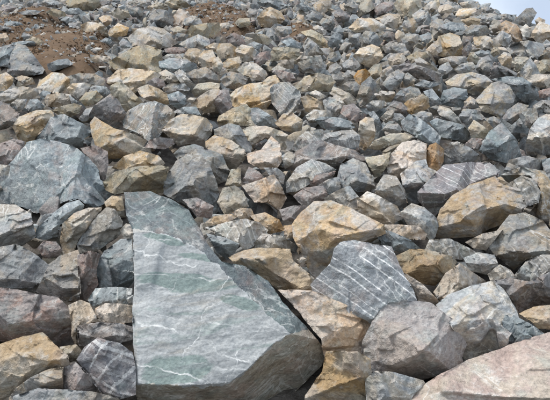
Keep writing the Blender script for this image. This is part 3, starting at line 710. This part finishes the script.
# ------------------------------------------------------------------ the slope under the stones
EARTH_PATCHES = [   # bare soil on the bank: (centre u, v, half width, half height) seen on the slope, lift in metres
    (54, 38, 54, 23, 0.62), (70, 52, 30, 14, 0.60), (30, 45, 16, 16, 0.55), (212, 8, 40, 11, 0.58), (236, 16, 20, 8, 0.5), (300, 22, 18, 6, 0.55), (6, 20, 26, 13, 0.6), (35, 8, 30, 7, 0.5), (205, 14, 30, 9, 0.58), (95, 28, 16, 20, 0.45),
]
def earth_lift(x, y):
    z = slope_z(x, y)
    P = np.stack([x, y, z], -1)
    u, v = project(P)
    lift = np.zeros_like(x)
    for (cu, cv, hu, hv, a) in EARTH_PATCHES:
        q = np.sqrt(((u - cu) / hu) ** 2 + ((v - cv) / hv) ** 2)
        lift = np.maximum(lift, a * np.clip(1.35 - q, 0, 1) / 1.0)
    return np.where(y > 6, np.minimum(lift * 1.4, 0.62), 0)

def build_slope():
    xs = np.arange(-22, 20.01, 0.16); ys = np.arange(-3, 40.01, 0.2)
    X, Y = np.meshgrid(xs, ys)
    x, y = X.ravel(), Y.ravel()
    P0 = np.stack([x * 0.7, y * 0.7, x * 0], -1)
    lf = earth_lift(x, y)
    z = slope_z(x, y) - 0.80 + lf * 1.1 + np.clip(lf * 3, 0, 1) * (0.16 * fbm(P0 * 3, 4, 0.6) + 0.05 * np.abs(perlin(P0 * 11))) + 0.16 * fbm(P0, 5, 0.55) + 0.05 * perlin(P0 * 7)
    n, m_ = len(ys), len(xs)
    idx = np.arange(n * m_).reshape(n, m_)
    f = np.stack([idx[:-1, :-1], idx[:-1, 1:], idx[1:, 1:], idx[1:, :-1]], -1).reshape(-1, 4)
    me = bpy.data.meshes.new('slope')
    me.from_pydata(np.stack([x, y, z], -1).tolist(), [], f.tolist())
    me.shade_smooth()
    me.materials.append(EARTH)
    at = me.attributes.new('soil', 'FLOAT', 'POINT')
    at.data.foreach_set('value', lf.astype(np.float32))
    o = bpy.data.objects.new('earth_slope', me)
    o['kind'] = 'structure'; o['label'] = 'steep bank of bare brown earth under the rubble'
    COL.objects.link(o)
build_slope()

# ------------------------------------------------------------------ stones from their outlines
TILES = {'A': (0, 240, 2.5), 'B': (165, 240, 2.5), 'C': (330, 240, 2.5), 'D': (0, 120, 2.5), 'E': (165, 120, 2.5), 'F': (330, 120, 2.5)}
for i, c in enumerate('GHIJK'): TILES[c] = (110 * i, 70, 5.0)
for i, c in enumerate('LMNOP'): TILES[c] = (110 * i, 0, 5.0)
TILES['Z'] = (0, 0, 1.0)

def parse_pts(s, t):
    x0, y0, k = TILES[t]
    return np.array([[x0 + float(p.split(',')[0]) / k, y0 + float(p.split(',')[1]) / k] for p in s.split()])

def inside(poly, pts):
    x, y = pts[:, 0], pts[:, 1]
    c = np.zeros(len(pts), bool)
    q = np.roll(poly, -1, 0)
    for (x1, y1), (x2, y2) in zip(poly, q):
        if y1 == y2: continue
        c ^= ((y1 > y) != (y2 > y)) & (x < (x2 - x1) * (y - y1) / (y2 - y1) + x1)
    return c

def area(p):
    q = np.roll(p, -1, 0)
    return 0.5 * abs((p[:, 0] * q[:, 1] - q[:, 0] * p[:, 1]).sum())

def nearest_on_path(pts, path, closed=False):
    A = path if closed else path[:-1]
    B = np.roll(path, -1, 0) if closed else path[1:]
    if len(A) == 0: A, B = path, path
    d = B - A; L = (d ** 2).sum(1) + 1e-9
    t = np.clip(((pts[:, None] - A) * d).sum(2) / L, 0, 1)
    q = A + t[..., None] * d
    D = ((pts[:, None] - q) ** 2).sum(2)
    k = D.argmin(1)
    return q[np.arange(len(pts)), k], np.sqrt(D[np.arange(len(pts)), k])

def auto_ridge(poly, rng):
    c = poly.mean(0); lo, hi = poly.min(0), poly.max(0); w, h = hi - lo
    r = rng.rand()
    if r < 0.14:
        return 'flat'
    if r < 0.66:
        th = rng.uniform(-1.25, 1.25); dv = np.array((math.cos(th), math.sin(th)))
        cc = c + np.array((w * rng.uniform(-0.08, 0.2), h * rng.uniform(-0.08, 0.22)))
        ln = [0.0, 0.0]
        for k, sg in enumerate((-1, 1)):
            for f in np.linspace(0.05, 1.2, 40):
                q = cc + sg * dv * f * max(w, h)
                if not inside(poly, q[None])[0]: break
                ln[k] = f
        pts = [cc - dv * ln[0] * 0.97 * max(w, h), cc + rng.uniform(-0.06, 0.06, 2) * (w, h), cc + dv * ln[1] * 0.97 * max(w, h)]
        return np.array(pts)
    if r < 0.85 or w > 1.9 * h:
        yy = c[1] + h * rng.uniform(0.0, 0.24)
        pts = [(lo[0] + w * f, yy + h * rng.uniform(-0.12, 0.10)) for f in (0.06, 0.35 + 0.2 * rng.rand(), 0.94)]
    else:
        xx = c[0] + w * rng.uniform(0.0, 0.22)
        pts = [(xx + w * rng.uniform(-0.12, 0.12), lo[1] + h * f) for f in (0.06, 0.5, 0.94)]
    return np.array(pts)

def tri_interp(V, Z, F, pts):
    """height of the coarse faceted surface at pts"""
    out = np.full(len(pts), np.nan)
    for f in F:
        a, b, c = V[f[0]], V[f[1]], V[f[2]]
        det = (b[1] - c[1]) * (a[0] - c[0]) + (c[0] - b[0]) * (a[1] - c[1])
        if abs(det) < 1e-9: continue
        l1 = ((b[1] - c[1]) * (pts[:, 0] - c[0]) + (c[0] - b[0]) * (pts[:, 1] - c[1])) / det
        l2 = ((c[1] - a[1]) * (pts[:, 0] - c[0]) + (a[0] - c[0]) * (pts[:, 1] - c[1])) / det
        l3 = 1 - l1 - l2
        k = (l1 > -1e-4) & (l2 > -1e-4) & (l3 > -1e-4)
        out[k] = l1[k] * Z[f[0]] + l2[k] * Z[f[1]] + l3[k] * Z[f[2]]
    bad = np.isnan(out)
    if bad.any():
        d = ((pts[bad][:, None] - V[None]) ** 2).sum(2).argmin(1)
        out[bad] = np.asarray(Z)[d]
    return out

def stone_mesh(poly, ridge, seed, spacing=1.3, bias=1.0, tilt=None, rough=1.0, kset=(0.78, 1.6, 1.0), regions=None, chip=1.0, ncut=5, loop=False, grow=1.055):
    """a closed stone: faceted front built on its outline and crest lines, tapering body behind it.
    Returns vertices (world), faces, per-face region index, origin."""
    rng = np.random.RandomState(seed)
    c = poly.mean(0)
    poly = c + (poly - c) * grow
    size_px = math.sqrt(area(poly))
    lo, hi = poly.min(0), poly.max(0)
    anchor = np.array([c[0], 0.5 * c[1] + 0.5 * (lo[1] + hi[1]) / 1.0])
    anchor[1] = c[1]
    d0 = float(depth_on_slope(min(max(anchor[0], -40), 600), min(max(anchor[1], -8), 430))) * bias
    mpp = d0 / FPX
    size = size_px * mpp
    if isinstance(ridge, str) and ridge == 'flat':
        rp = c + (poly - c) * rng.uniform(0.80, 0.90, (len(poly), 1)) + np.array((0, 0.02 * size_px))
        closed = True
    else:
        rp = ridge; closed = loop
        k = c + (rp - c) * 0.985
        rp = k
    if tilt is None: tilt = rng.uniform(0.12, 0.42)
    # heights of the outline vertices: falling away from the crest line
    q, dist = nearest_on_path(poly, rp, closed)
    dirv = (poly - q) / (np.linalg.norm(poly - q, axis=1)[:, None] + 1e-6)
    ku, kd, ks = kset
    kk = np.where(dirv[:, 1] < 0, ku * dirv[:, 1] ** 2 + ks * dirv[:, 0] ** 2, kd * dirv[:, 1] ** 2 + ks * dirv[:, 0] ** 2)
    Zo = -np.minimum(kk * dist, 0.75 * size_px) * rng.uniform(0.75, 1.2, len(poly))
    Zr = rng.uniform(-0.03, 0.03, len(rp)) * size_px * min(chip, 1)
    V = np.concatenate([poly, rp]); Zc = np.concatenate([Zo, Zr])
    n = len(poly)
    edges = [(i, (i + 1) % n) for i in range(n)]
    m = len(rp)
    edges += [(n + i, n + (i + 1) % m) for i in range(m if closed else m - 1)]
    res = delaunay_2d_cdt([Vector(p) for p in V], edges, [], 1, 1e-4)
    CV = np.array([tuple(p) for p in res[0]]); CF = res[2]
    CZ = np.array([np.mean([Zc[j] for j in ov]) if ov else 0.0 for ov in res[3]])
    # fine outline with a broken edge
    ol = []
    for i in range(n):
        a, b = poly[i], poly[(i + 1) % n]
        L = np.linalg.norm(b - a); s = max(1, int(L / (spacing * 1.1)))
        for j in range(s): ol.append(a + (b - a) * j / s)
    ol = np.array(ol)
    sd = rng.rand() * 100
    jt = np.stack([fbm(np.c_[ol / (size_px * 0.22), np.full(len(ol), sd)], 4, 0.6), fbm(np.c_[ol / (size_px * 0.22), np.full(len(ol), sd + 31)], 4, 0.6)], -1)
    ol = ol + jt * size_px * 0.019 * rough
    # jittered interior points
    lo, hi = ol.min(0), ol.max(0)
    gx, gy = np.meshgrid(np.arange(lo[0], hi[0], spacing), np.arange(lo[1], hi[1], spacing * 0.87))
    gx = gx + (np.arange(gx.shape[0]) % 2)[:, None] * spacing * 0.5
    g = np.stack([gx.ravel(), gy.ravel()], -1) + rng.uniform(-0.25, 0.25, (gx.size, 2)) * spacing
    g = g[inside(ol, g)]
    if len(g):
        dd = np.full(len(g), 1e9)
        for s in range(0, len(ol), 64):
            dd = np.minimum(dd, ((g[:, None] - ol[None, s:s + 64]) ** 2).sum(2).min(1))
        g = g[dd > (0.55 * spacing) ** 2]
    no = len(ol)
    pts = np.concatenate([ol, g])
    res = delaunay_2d_cdt([Vector(p) for p in pts], [(i, (i + 1) % no) for i in range(no)], [], 1, 1e-5)
    P2 = np.array([tuple(p) for p in res[0]]); F = [tuple(f) for f in res[2]]
    Z = tri_interp(CV, CZ, CF, P2) * mpp
    X = (P2[:, 0] - c[0]) * mpp; Y = (c[1] - P2[:, 1]) * mpp
    Z = Z - tilt * Y
    L3 = np.stack([X, Y, Z], -1)
    so = rng.rand(3) * 50
    crisp = size * rough
    def relief(L):
        lw = L + 0.045 * size * np.stack([perlin(L / size * 3.0 + so), perlin(L / size * 3.0 + so + 9), perlin(L / size * 3.0 + so + 21)], -1)
        st = np.random.RandomState(seed + 5)
        h = chip * (0.13 * chips(lw, size * 0.75, st, 7, 0.012) + 0.085 * chips(lw, size * 0.75, st, 34, 0.010) + 0.075 * chips(lw, size * 0.75, st, 110, 0.008))
        # low ledges along the bedding of this stone
        ax = st.normal(size=3); ax /= np.linalg.norm(ax)
        s = (lw @ ax) / size * 6 + 1.5 * perlin(L / size * 1.6 + so)
        s = s - np.floor(s)
        h = h + 0.022 * size * np.minimum(s / 0.8, (1 - s) / 0.2) * st.uniform(0.0, 1.0) * chip
        fr = fbm(L / (0.16 * size + 0.02) + so, 4, 0.55)
        h = h + 0.007 * size * fr
        h = h + 0.007 * fbm(L / 0.04 + so, 3, 0.65)
        return h * rough
    # flat breaks: random planes cut the crest and the corners away
    for _ in range(ncut):
        th = rng.uniform(0, 2 * math.pi); dn = np.array((math.cos(th), math.sin(th)))
        s_ = L3[:, :2] @ dn; ext = np.percentile(s_, 98)
        r0 = rng.uniform(0.05, 0.6) * ext
        near = np.abs(s_ - r0) < 0.15 * ext
        if not near.any(): continue
        zt = np.percentile(L3[near, 2], 65)
        pl = zt - rng.uniform(0.35, 1.5) * (s_ - r0) + rng.uniform(-0.25, 0.25) * (L3[:, :2] @ np.array((-dn[1], dn[0])))
        L3[:, 2] = np.where(s_ > r0 - 0.3 * ext, np.minimum(L3[:, 2], np.maximum(pl, L3[:, 2] - 0.35 * size)), L3[:, 2])
    L3[:, 2] += relief(L3)
    # boundary of the front
    cnt = {}
    for f in F:
        for a, b in ((f[0], f[1]), (f[1], f[2]), (f[2], f[0])):
            if (b, a) in cnt: del cnt[(b, a)]
            else: cnt[(a, b)] = 1
    be = list(cnt)
    bidx = sorted({i for e in be for i in e}); bmap = {v: i for i, v in enumerate(bidx)}
    Bp = L3[bidx]
    w, h = (hi - lo) * mpp
    thick = min(max(0.62 * min(w, h) + 0.18 * max(w, h), 0.10), 0.95 * size + 0.05)
    Zm = np.median(Bp[:, 2])
    cen2 = np.array([0.0, 0.0])
    rings = []
    for (sc, bk) in ((1.0, 0.32), (0.86, 0.66), (0.55, 1.0)):
        r = Bp.copy()
        r[:, :2] = cen2 + (r[:, :2] - cen2) * sc
        r[:, 1] -= 0.10 * bk * h
        r[:, 2] = np.minimum(Bp[:, 2], Zm + 0.15 * size) * (1 - bk * 0.8) + bk * 0.8 * Zm - thick * bk
        r += 0.035 * size * np.stack([perlin(r / size * 4 + so + k) for k in (2, 5, 8)], -1)
        if sc == 1.0:
            r[:, :2] = cen2 + (Bp[:, :2] - cen2) * 0.985
        rings.append(r)
    nf = len(L3); nb = len(bidx)
    allv = np.concatenate([L3] + rings + [np.array([[0, -0.1 * h, Zm - thick * 1.08]])])
    faces = list(F); freg = None
    prev = {v: v for v in bidx}
    base = nf
    back = []
    for r in rings:
        for (a, b) in be:
            back.append((prev[b], prev[a], base + bmap[a], base + bmap[b]))
        prev = {v: base + bmap[v] for v in bidx}
        base += nb
    apex = base
    for (a, b) in be: back.append((prev[b], prev[a], apex))
    # to world along the sight lines of the photograph's station, true metric depth
    u = c[0] + allv[:, 0] / mpp; v = c[1] - allv[:, 1] / mpp
    Wd = CAM + rays(u, v) * (d0 - allv[:, 2])[:, None]
    org = CAM + rays(c[0], c[1]) * d0
    org = org - np.array((0, 0, 0.4 * h)) + FW * 0.3 * thick
    reg = None
    if regions:
        cenp = np.array([P2[list(f)].mean(0) for f in F])
        reg = np.ones(len(F) + len(back), int)
        wob = np.stack([fbm(np.c_[cenp / 9.0, cenp[:, :1] * 0], 3), fbm(np.c_[cenp / 9.0, cenp[:, :1] * 0 + 7], 3)], -1) * 3.0
        for k, rp_ in enumerate(regions):
            if rp_ is None: continue
            reg[:len(F)][inside(rp_, cenp + wob)] = k
        bc = np.array([P2[[a, b]].mean(0) for _ in range(4) for a, b in be])
        reg[len(F):] = np.where(bc[:, 1] > 330, 2, 1)
    return Wd - org, faces + back, reg, org, size, d0

def make_mesh(name, V, F, mats, reg=None, sharp=30):
    me = bpy.data.meshes.new(name)
    me.from_pydata(V.tolist(), [], F)
    for m in mats: me.materials.append(m)
    if reg is not None: me.polygons.foreach_set('material_index', reg.astype(np.int32))
    me.shade_smooth()
    me.set_sharp_from_angle(angle=R(sharp))
    me.update()
    return me

COLOUR = {'g': 'grey', 'm': 'beige-grey', 'k': 'mauve-brown', 'b': 'blue-grey', 'w': 'pale grey', 'd': 'dark grey', 't': 'tan', 'p': 'pale beige', 'o': 'orange', 'O': 'peach',
          'R': 'bright orange', 'e': 'olive-beige', 'f': 'grey streaked', 'G': 'brown-stained grey', 'M': 'pale mottled', 'T': 'rugged tan'}

rocks = []
for li, line in enumerate(DATA.strip().splitlines()):
    fl = line.split('|')
    t, mk = fl[0].split()
    poly = parse_pts(fl[1], t)
    if t in 'GHIJKLMNOP':
        cpt = poly.mean(0); out = []
        for a, b in zip(poly, np.roll(poly, -1, 0)):
            out.append(a)
            if abs(a[0] - b[0]) < 0.25 and abs(a[1] - b[1]) > 3 and 2 < a[0] < 548:
                out.append((a + b) / 2 + np.array((np.sign(a[0] - cpt[0]) * 0.25 * abs(a[1] - b[1]), 0.6)))
        poly = np.array(out)
    rd = fl[2].strip() if len(fl) > 2 else ''
    rng = np.random.RandomState(1000 + li)
    ridge = 'flat' if rd == 'flat' else (parse_pts(rd, t) if rd else auto_ridge(poly, rng))
    lab, _, phr = (fl[3] if len(fl) > 3 else '').partition('#')
    rocks.append(dict(poly=poly, ridge=ridge, mat=mk, label=lab.strip(), phrase=phr.strip(), seed=li, given=bool(rd), area=area(poly), c=poly.mean(0)))

# the main slab: straight left edge, pale streaked face, teal shoulder, brown base
SLAB = dict(
    poly=np.array([(124, 192), (150, 191), (170, 199), (188, 210), (199, 228), (207, 243), (222, 262), (245, 267), (268, 281), (282, 300), (300, 320), (318, 340), (327, 352), (322, 366), (305, 382),
                   (285, 400), (260, 416), (200, 420), (150, 416), (138, 404), (134, 386), (133, 340), (133, 290), (133, 230), (126, 215)], float),
    ridge=np.array([(133.5, 230), (150, 231), (168, 235), (196, 247), (222, 269), (248, 296), (268, 315), (291, 334), (272, 346), (247, 371), (229, 384), (180, 387), (137, 385), (135.5, 340), (135.5, 290)], float))
front = np.array([(125, 229), (150, 231), (168, 235), (196, 247), (222, 269), (248, 296), (268, 315), (291, 333), (272, 346), (247, 371), (229, 384), (205, 388), (180, 386), (150, 384), (125, 386)], float)
under = np.array([(291, 333), (318, 330), (340, 350), (330, 430), (100, 430), (120, 386), (150, 384), (180, 386), (205, 388), (229, 384), (247, 371), (272, 346)], float)

def add_thing(name, me, org, label, cat, group=None):
    o = bpy.data.objects.new(name, me)
    o.location = org
    o['label'] = label; o['category'] = cat
    if group: o['group'] = group
    COL.objects.link(o)
    return o

V, F, reg, org, size, d0 = stone_mesh(SLAB['poly'], SLAB['ridge'], 4242, spacing=1.05, bias=0.93, tilt=0.30, rough=0.7, chip=0.26, ncut=0, loop=True, kset=(0.9, 2.2, 1.0), regions=[front, None, under], grow=1.0)
def slab_lens(u, v, hu, hv, an):
    p = CAM + rays(u, v) * d0 - org
    k = d0 / FPX
    return (p[0], p[2], hu * k, hv * k, R(an))
MATS['X'] = slab_face_mat([slab_lens(185, 282, 55, 9, -4), slab_lens(180, 367, 36, 13, 3), slab_lens(205, 257, 26, 4, -8), slab_lens(160, 240, 24, 4, -8), slab_lens(235, 302, 22, 5, -14)])
add_thing('stone_slab', make_mesh('stone_slab', V, F, [MATS['X'], MATS['Y'], MATS['U']], reg), org, 'big pale grey slab with teal streaks and a straight left edge', 'slab')

# the 300 largest stones are things, the rest joins the loose rubble
rocks.sort(key=lambda r: -r['area'])
named = [r for r in rocks if r['phrase']]
used = {r['label'] for r in rocks if r['label']}
stuff_parts = {}
LIMIT = 298
BIAS = {'the great tan boulder': 0.93, 'the rugged tan boulder': 0.96, 'the white-striped grey rock': 0.92, 'the striped mauve slab': 0.97}
def size_word(s): return 'small' if s < 0.30 else ('medium-sized' if s < 0.55 else 'large')
def shape_word(r):
    w, h = r['poly'].max(0) - r['poly'].min(0)
    if w > 2.0 * h: return 'flat'
    if w > 1.45 * h: return 'broad'
    if h > 1.15 * w: return 'upright'
    return 'blocky' if len(r['poly']) < 7 else 'many-sided'
for i, r in enumerate(rocks):
    V, F, reg, org, size, d0 = stone_mesh(r['poly'], r['ridge'], r['seed'] * 7 + 3, spacing=1.05 if r['c'][1] > 170 else 1.25,
        grow=1.09 if r['c'][1] < 100 else (1.07 if r['c'][1] < 150 else 1.055),
        ncut=0 if r['mat'] == 'K' else (1 if r['mat'] in 'SLD' else (2 if r['given'] else 5)), bias=BIAS.get(r['phrase'], 1.0), chip=0.4 if r['mat'] in 'SLD' else min(1.0, max(0.4, 55.0 / math.sqrt(r['area']))))
    m = MATS[r['mat']]
    if i >= LIMIT:
        stuff_parts.setdefault(r['mat'], []).append((V + org, F))
        continue
    kind = 'boulder' if size > 0.6 else ('rock' if size > 0.36 else 'stone')
    group = None
    lab = r['label']
    if not lab:
        near = sorted(named, key=lambda q: ((q['c'] - r['c']) ** 2).sum())
        base = f"{size_word(size)} {COLOUR.get(r['mat'], 'grey')} {shape_word(r)} {kind}"
        def rel(q):
            d = r['c'] - q['c']
            return 'uphill of' if d[1] < -0.8 * abs(d[0]) else ('downhill of' if d[1] > 0.8 * abs(d[0]) else 'beside')
        cands = [f"{base} {rel(near[0])} {near[0]['phrase']}", f"{base} between {near[0]['phrase']} and {near[1]['phrase']}", f"{base} {rel(near[1])} {near[1]['phrase']}",
                 f"{base} between {near[0]['phrase']} and {near[2]['phrase']}", f"{base} {rel(near[2])} {near[2]['phrase']}"]
        lab = next((x for x in cands if x not in used and len(x.split()) <= 16), None)
        if lab is None:
            lab = cands[0]
        used.add(lab)
    r['final'] = lab
    o = add_thing(kind, make_mesh(kind, V, F, [m]), org, lab, kind)
    r['obj'] = o

# ------------------------------------------------------------------ loose rubble between and below the stones
def rubble_variants(n, bevel=True):
    out = []
    for k in range(n):
        rng = np.random.RandomState(300 + k)
        import bmesh
        bm = bmesh.new()
        for p in rng.normal(size=(11, 3)):
            p = p / np.linalg.norm(p) * rng.uniform(0.75, 1.1)
            bm.verts.new(p * np.array((1.0, rng.uniform(0.75, 1.0), rng.uniform(0.6, 0.9))))
        bmesh.ops.convex_hull(bm, input=bm.verts)
        for v in [v for v in bm.verts if not v.link_faces]: bm.verts.remove(v)
        if bevel: bmesh.ops.bevel(bm, geom=list(bm.edges), offset=0.035, segments=1, affect='EDGES')
        bmesh.ops.triangulate(bm, faces=list(bm.faces))
        bm.verts.index_update()
        V = np.array([v.co for v in bm.verts]); F = np.array([[v.index for v in f.verts] for f in bm.faces])
        V = V * (1 + 0.09 * perlin(V * 2.5 + k)[:, None])
        bm.free()
        out.append((V, F))
    return out
VAR = rubble_variants(24); PLAIN = rubble_variants(24, False)
rng = np.random.RandomState(11)
KEYS = ['g', 'b', 'w', 'm', 'e', 't', 'p', 'k', 'd', 'o']
PW = np.array([.26, .20, .12, .09, .08, .07, .04, .06, .07, .01]); PW /= PW.sum()
vs, fs, mi = [], [], []
voff = 0
def put(x, y, z, s, mat=None):
    global voff
    V, F = (VAR if s > 0.12 else PLAIN)[rng.randint(24)]
    q = rng.normal(size=(3, 3)); Q, _ = np.linalg.qr(q)
    A = V @ Q.T * s * rng.uniform(0.7, 1.25, 3) + (x, y, z)
    vs.append(A); fs.append(F + voff); mi.append(np.full(len(F), rng.choice(len(KEYS), p=PW) if mat is None else mat))
    voff += len(A)
N = 9500
xs = rng.uniform(-19, 13, N); ys = 0.4 + 33 * rng.rand(N)
el = earth_lift(xs, ys)
zz = slope_z(xs, ys)
for x, y, z, e in zip(xs, ys, zz, el):
    far = min(max((y - 7) / 9, 0), 1)
    s = rng.uniform(0.12, 0.28) + far * rng.uniform(0.0, 0.14)
    if abs(x) > 0.62 * y + 3.0 and rng.rand() < 0.4: continue
    if y < 4.3 and -1.6 < x < 0.7: continue          # the big slab stands here
    if e > 0.25:
        if rng.rand() < 0.86: continue
        put(x, y, z - 0.80 + e * 1.1 + 0.02, rng.uniform(0.05, 0.16)); continue
    pu, pv = project(np.array([[x, y, z]]))
    if y < 16 and (pu[0] > 566 or pu[0] < -16 or pv[0] > 425):     # the bank goes on beyond the picture
        put(x, y, z - 0.25, s * rng.uniform(1.0, 1.9)); continue
    put(x, y, z - (0.47 - 0.14 * far) - 0.5 * s + rng.uniform(-0.12, 0.05), s)
# pebbles and chips lying in the gaps and on the bare soil
N = 4200
xs = rng.uniform(-14, 10, N); ys = 2.0 + 26 * rng.rand(N)
el = earth_lift(xs, ys); zz = slope_z(xs, ys)
for x, y, z, e in zip(xs, ys, zz, el):
    s = rng.uniform(0.03, 0.10)
    if y < 4.3 and -1.6 < x < 0.9: continue
    put(x, y, (z - 0.80 + e * 1.1 + 0.02) if e > 0.25 else z - 0.48 + rng.uniform(-0.15, 0.06), s)
# clods of soil on the bare patches
N = 26000
xs = rng.uniform(-13, 3, N); ys = 9.0 + 16 * rng.rand(N)
el = earth_lift(xs, ys); zz = slope_z(xs, ys)
for x, y, z, e in zip(xs, ys, zz, el):
    if e < 0.25: continue
    put(x, y, z - 0.80 + e * 1.1 + rng.uniform(-0.06, 0.06), rng.uniform(0.012, 0.045) * (2.0 if rng.rand() < 0.12 else 1.0), len(KEYS) if rng.rand() < 0.85 else None)
Vall = np.concatenate(vs); Fall = np.concatenate(fs); Mall = np.concatenate(mi)
extra_v, extra_f, extra_m = [], [], []
nbase = len(Vall)
for mk, lst in stuff_parts.items():
    k = KEYS.index(mk) if mk in KEYS else 0
    for (V, F) in lst:
        extra_v.append(V); extra_f += [tuple(i + nbase for i in f) for f in F]; extra_m += [k] * len(F); nbase += len(V)
allF = Fall.tolist() + extra_f
Vt = np.concatenate([Vall] + extra_v) if extra_v else Vall
me = bpy.data.meshes.new('loose_rubble')
me.from_pydata(Vt.tolist(), [], allF)
for k in KEYS: me.materials.append(MATS[k])
me.materials.append(SOIL)
me.polygons.foreach_set('material_index', np.concatenate([Mall, np.array(extra_m, int)]).astype(np.int32))
me.shade_smooth(); me.set_sharp_from_angle(angle=R(24)); me.update()
o = bpy.data.objects.new('loose_rubble', me)
o['kind'] = 'stuff'; o['label'] = 'loose small rubble filling the gaps between the stones'; o['category'] = 'rubble'
COL.objects.link(o)
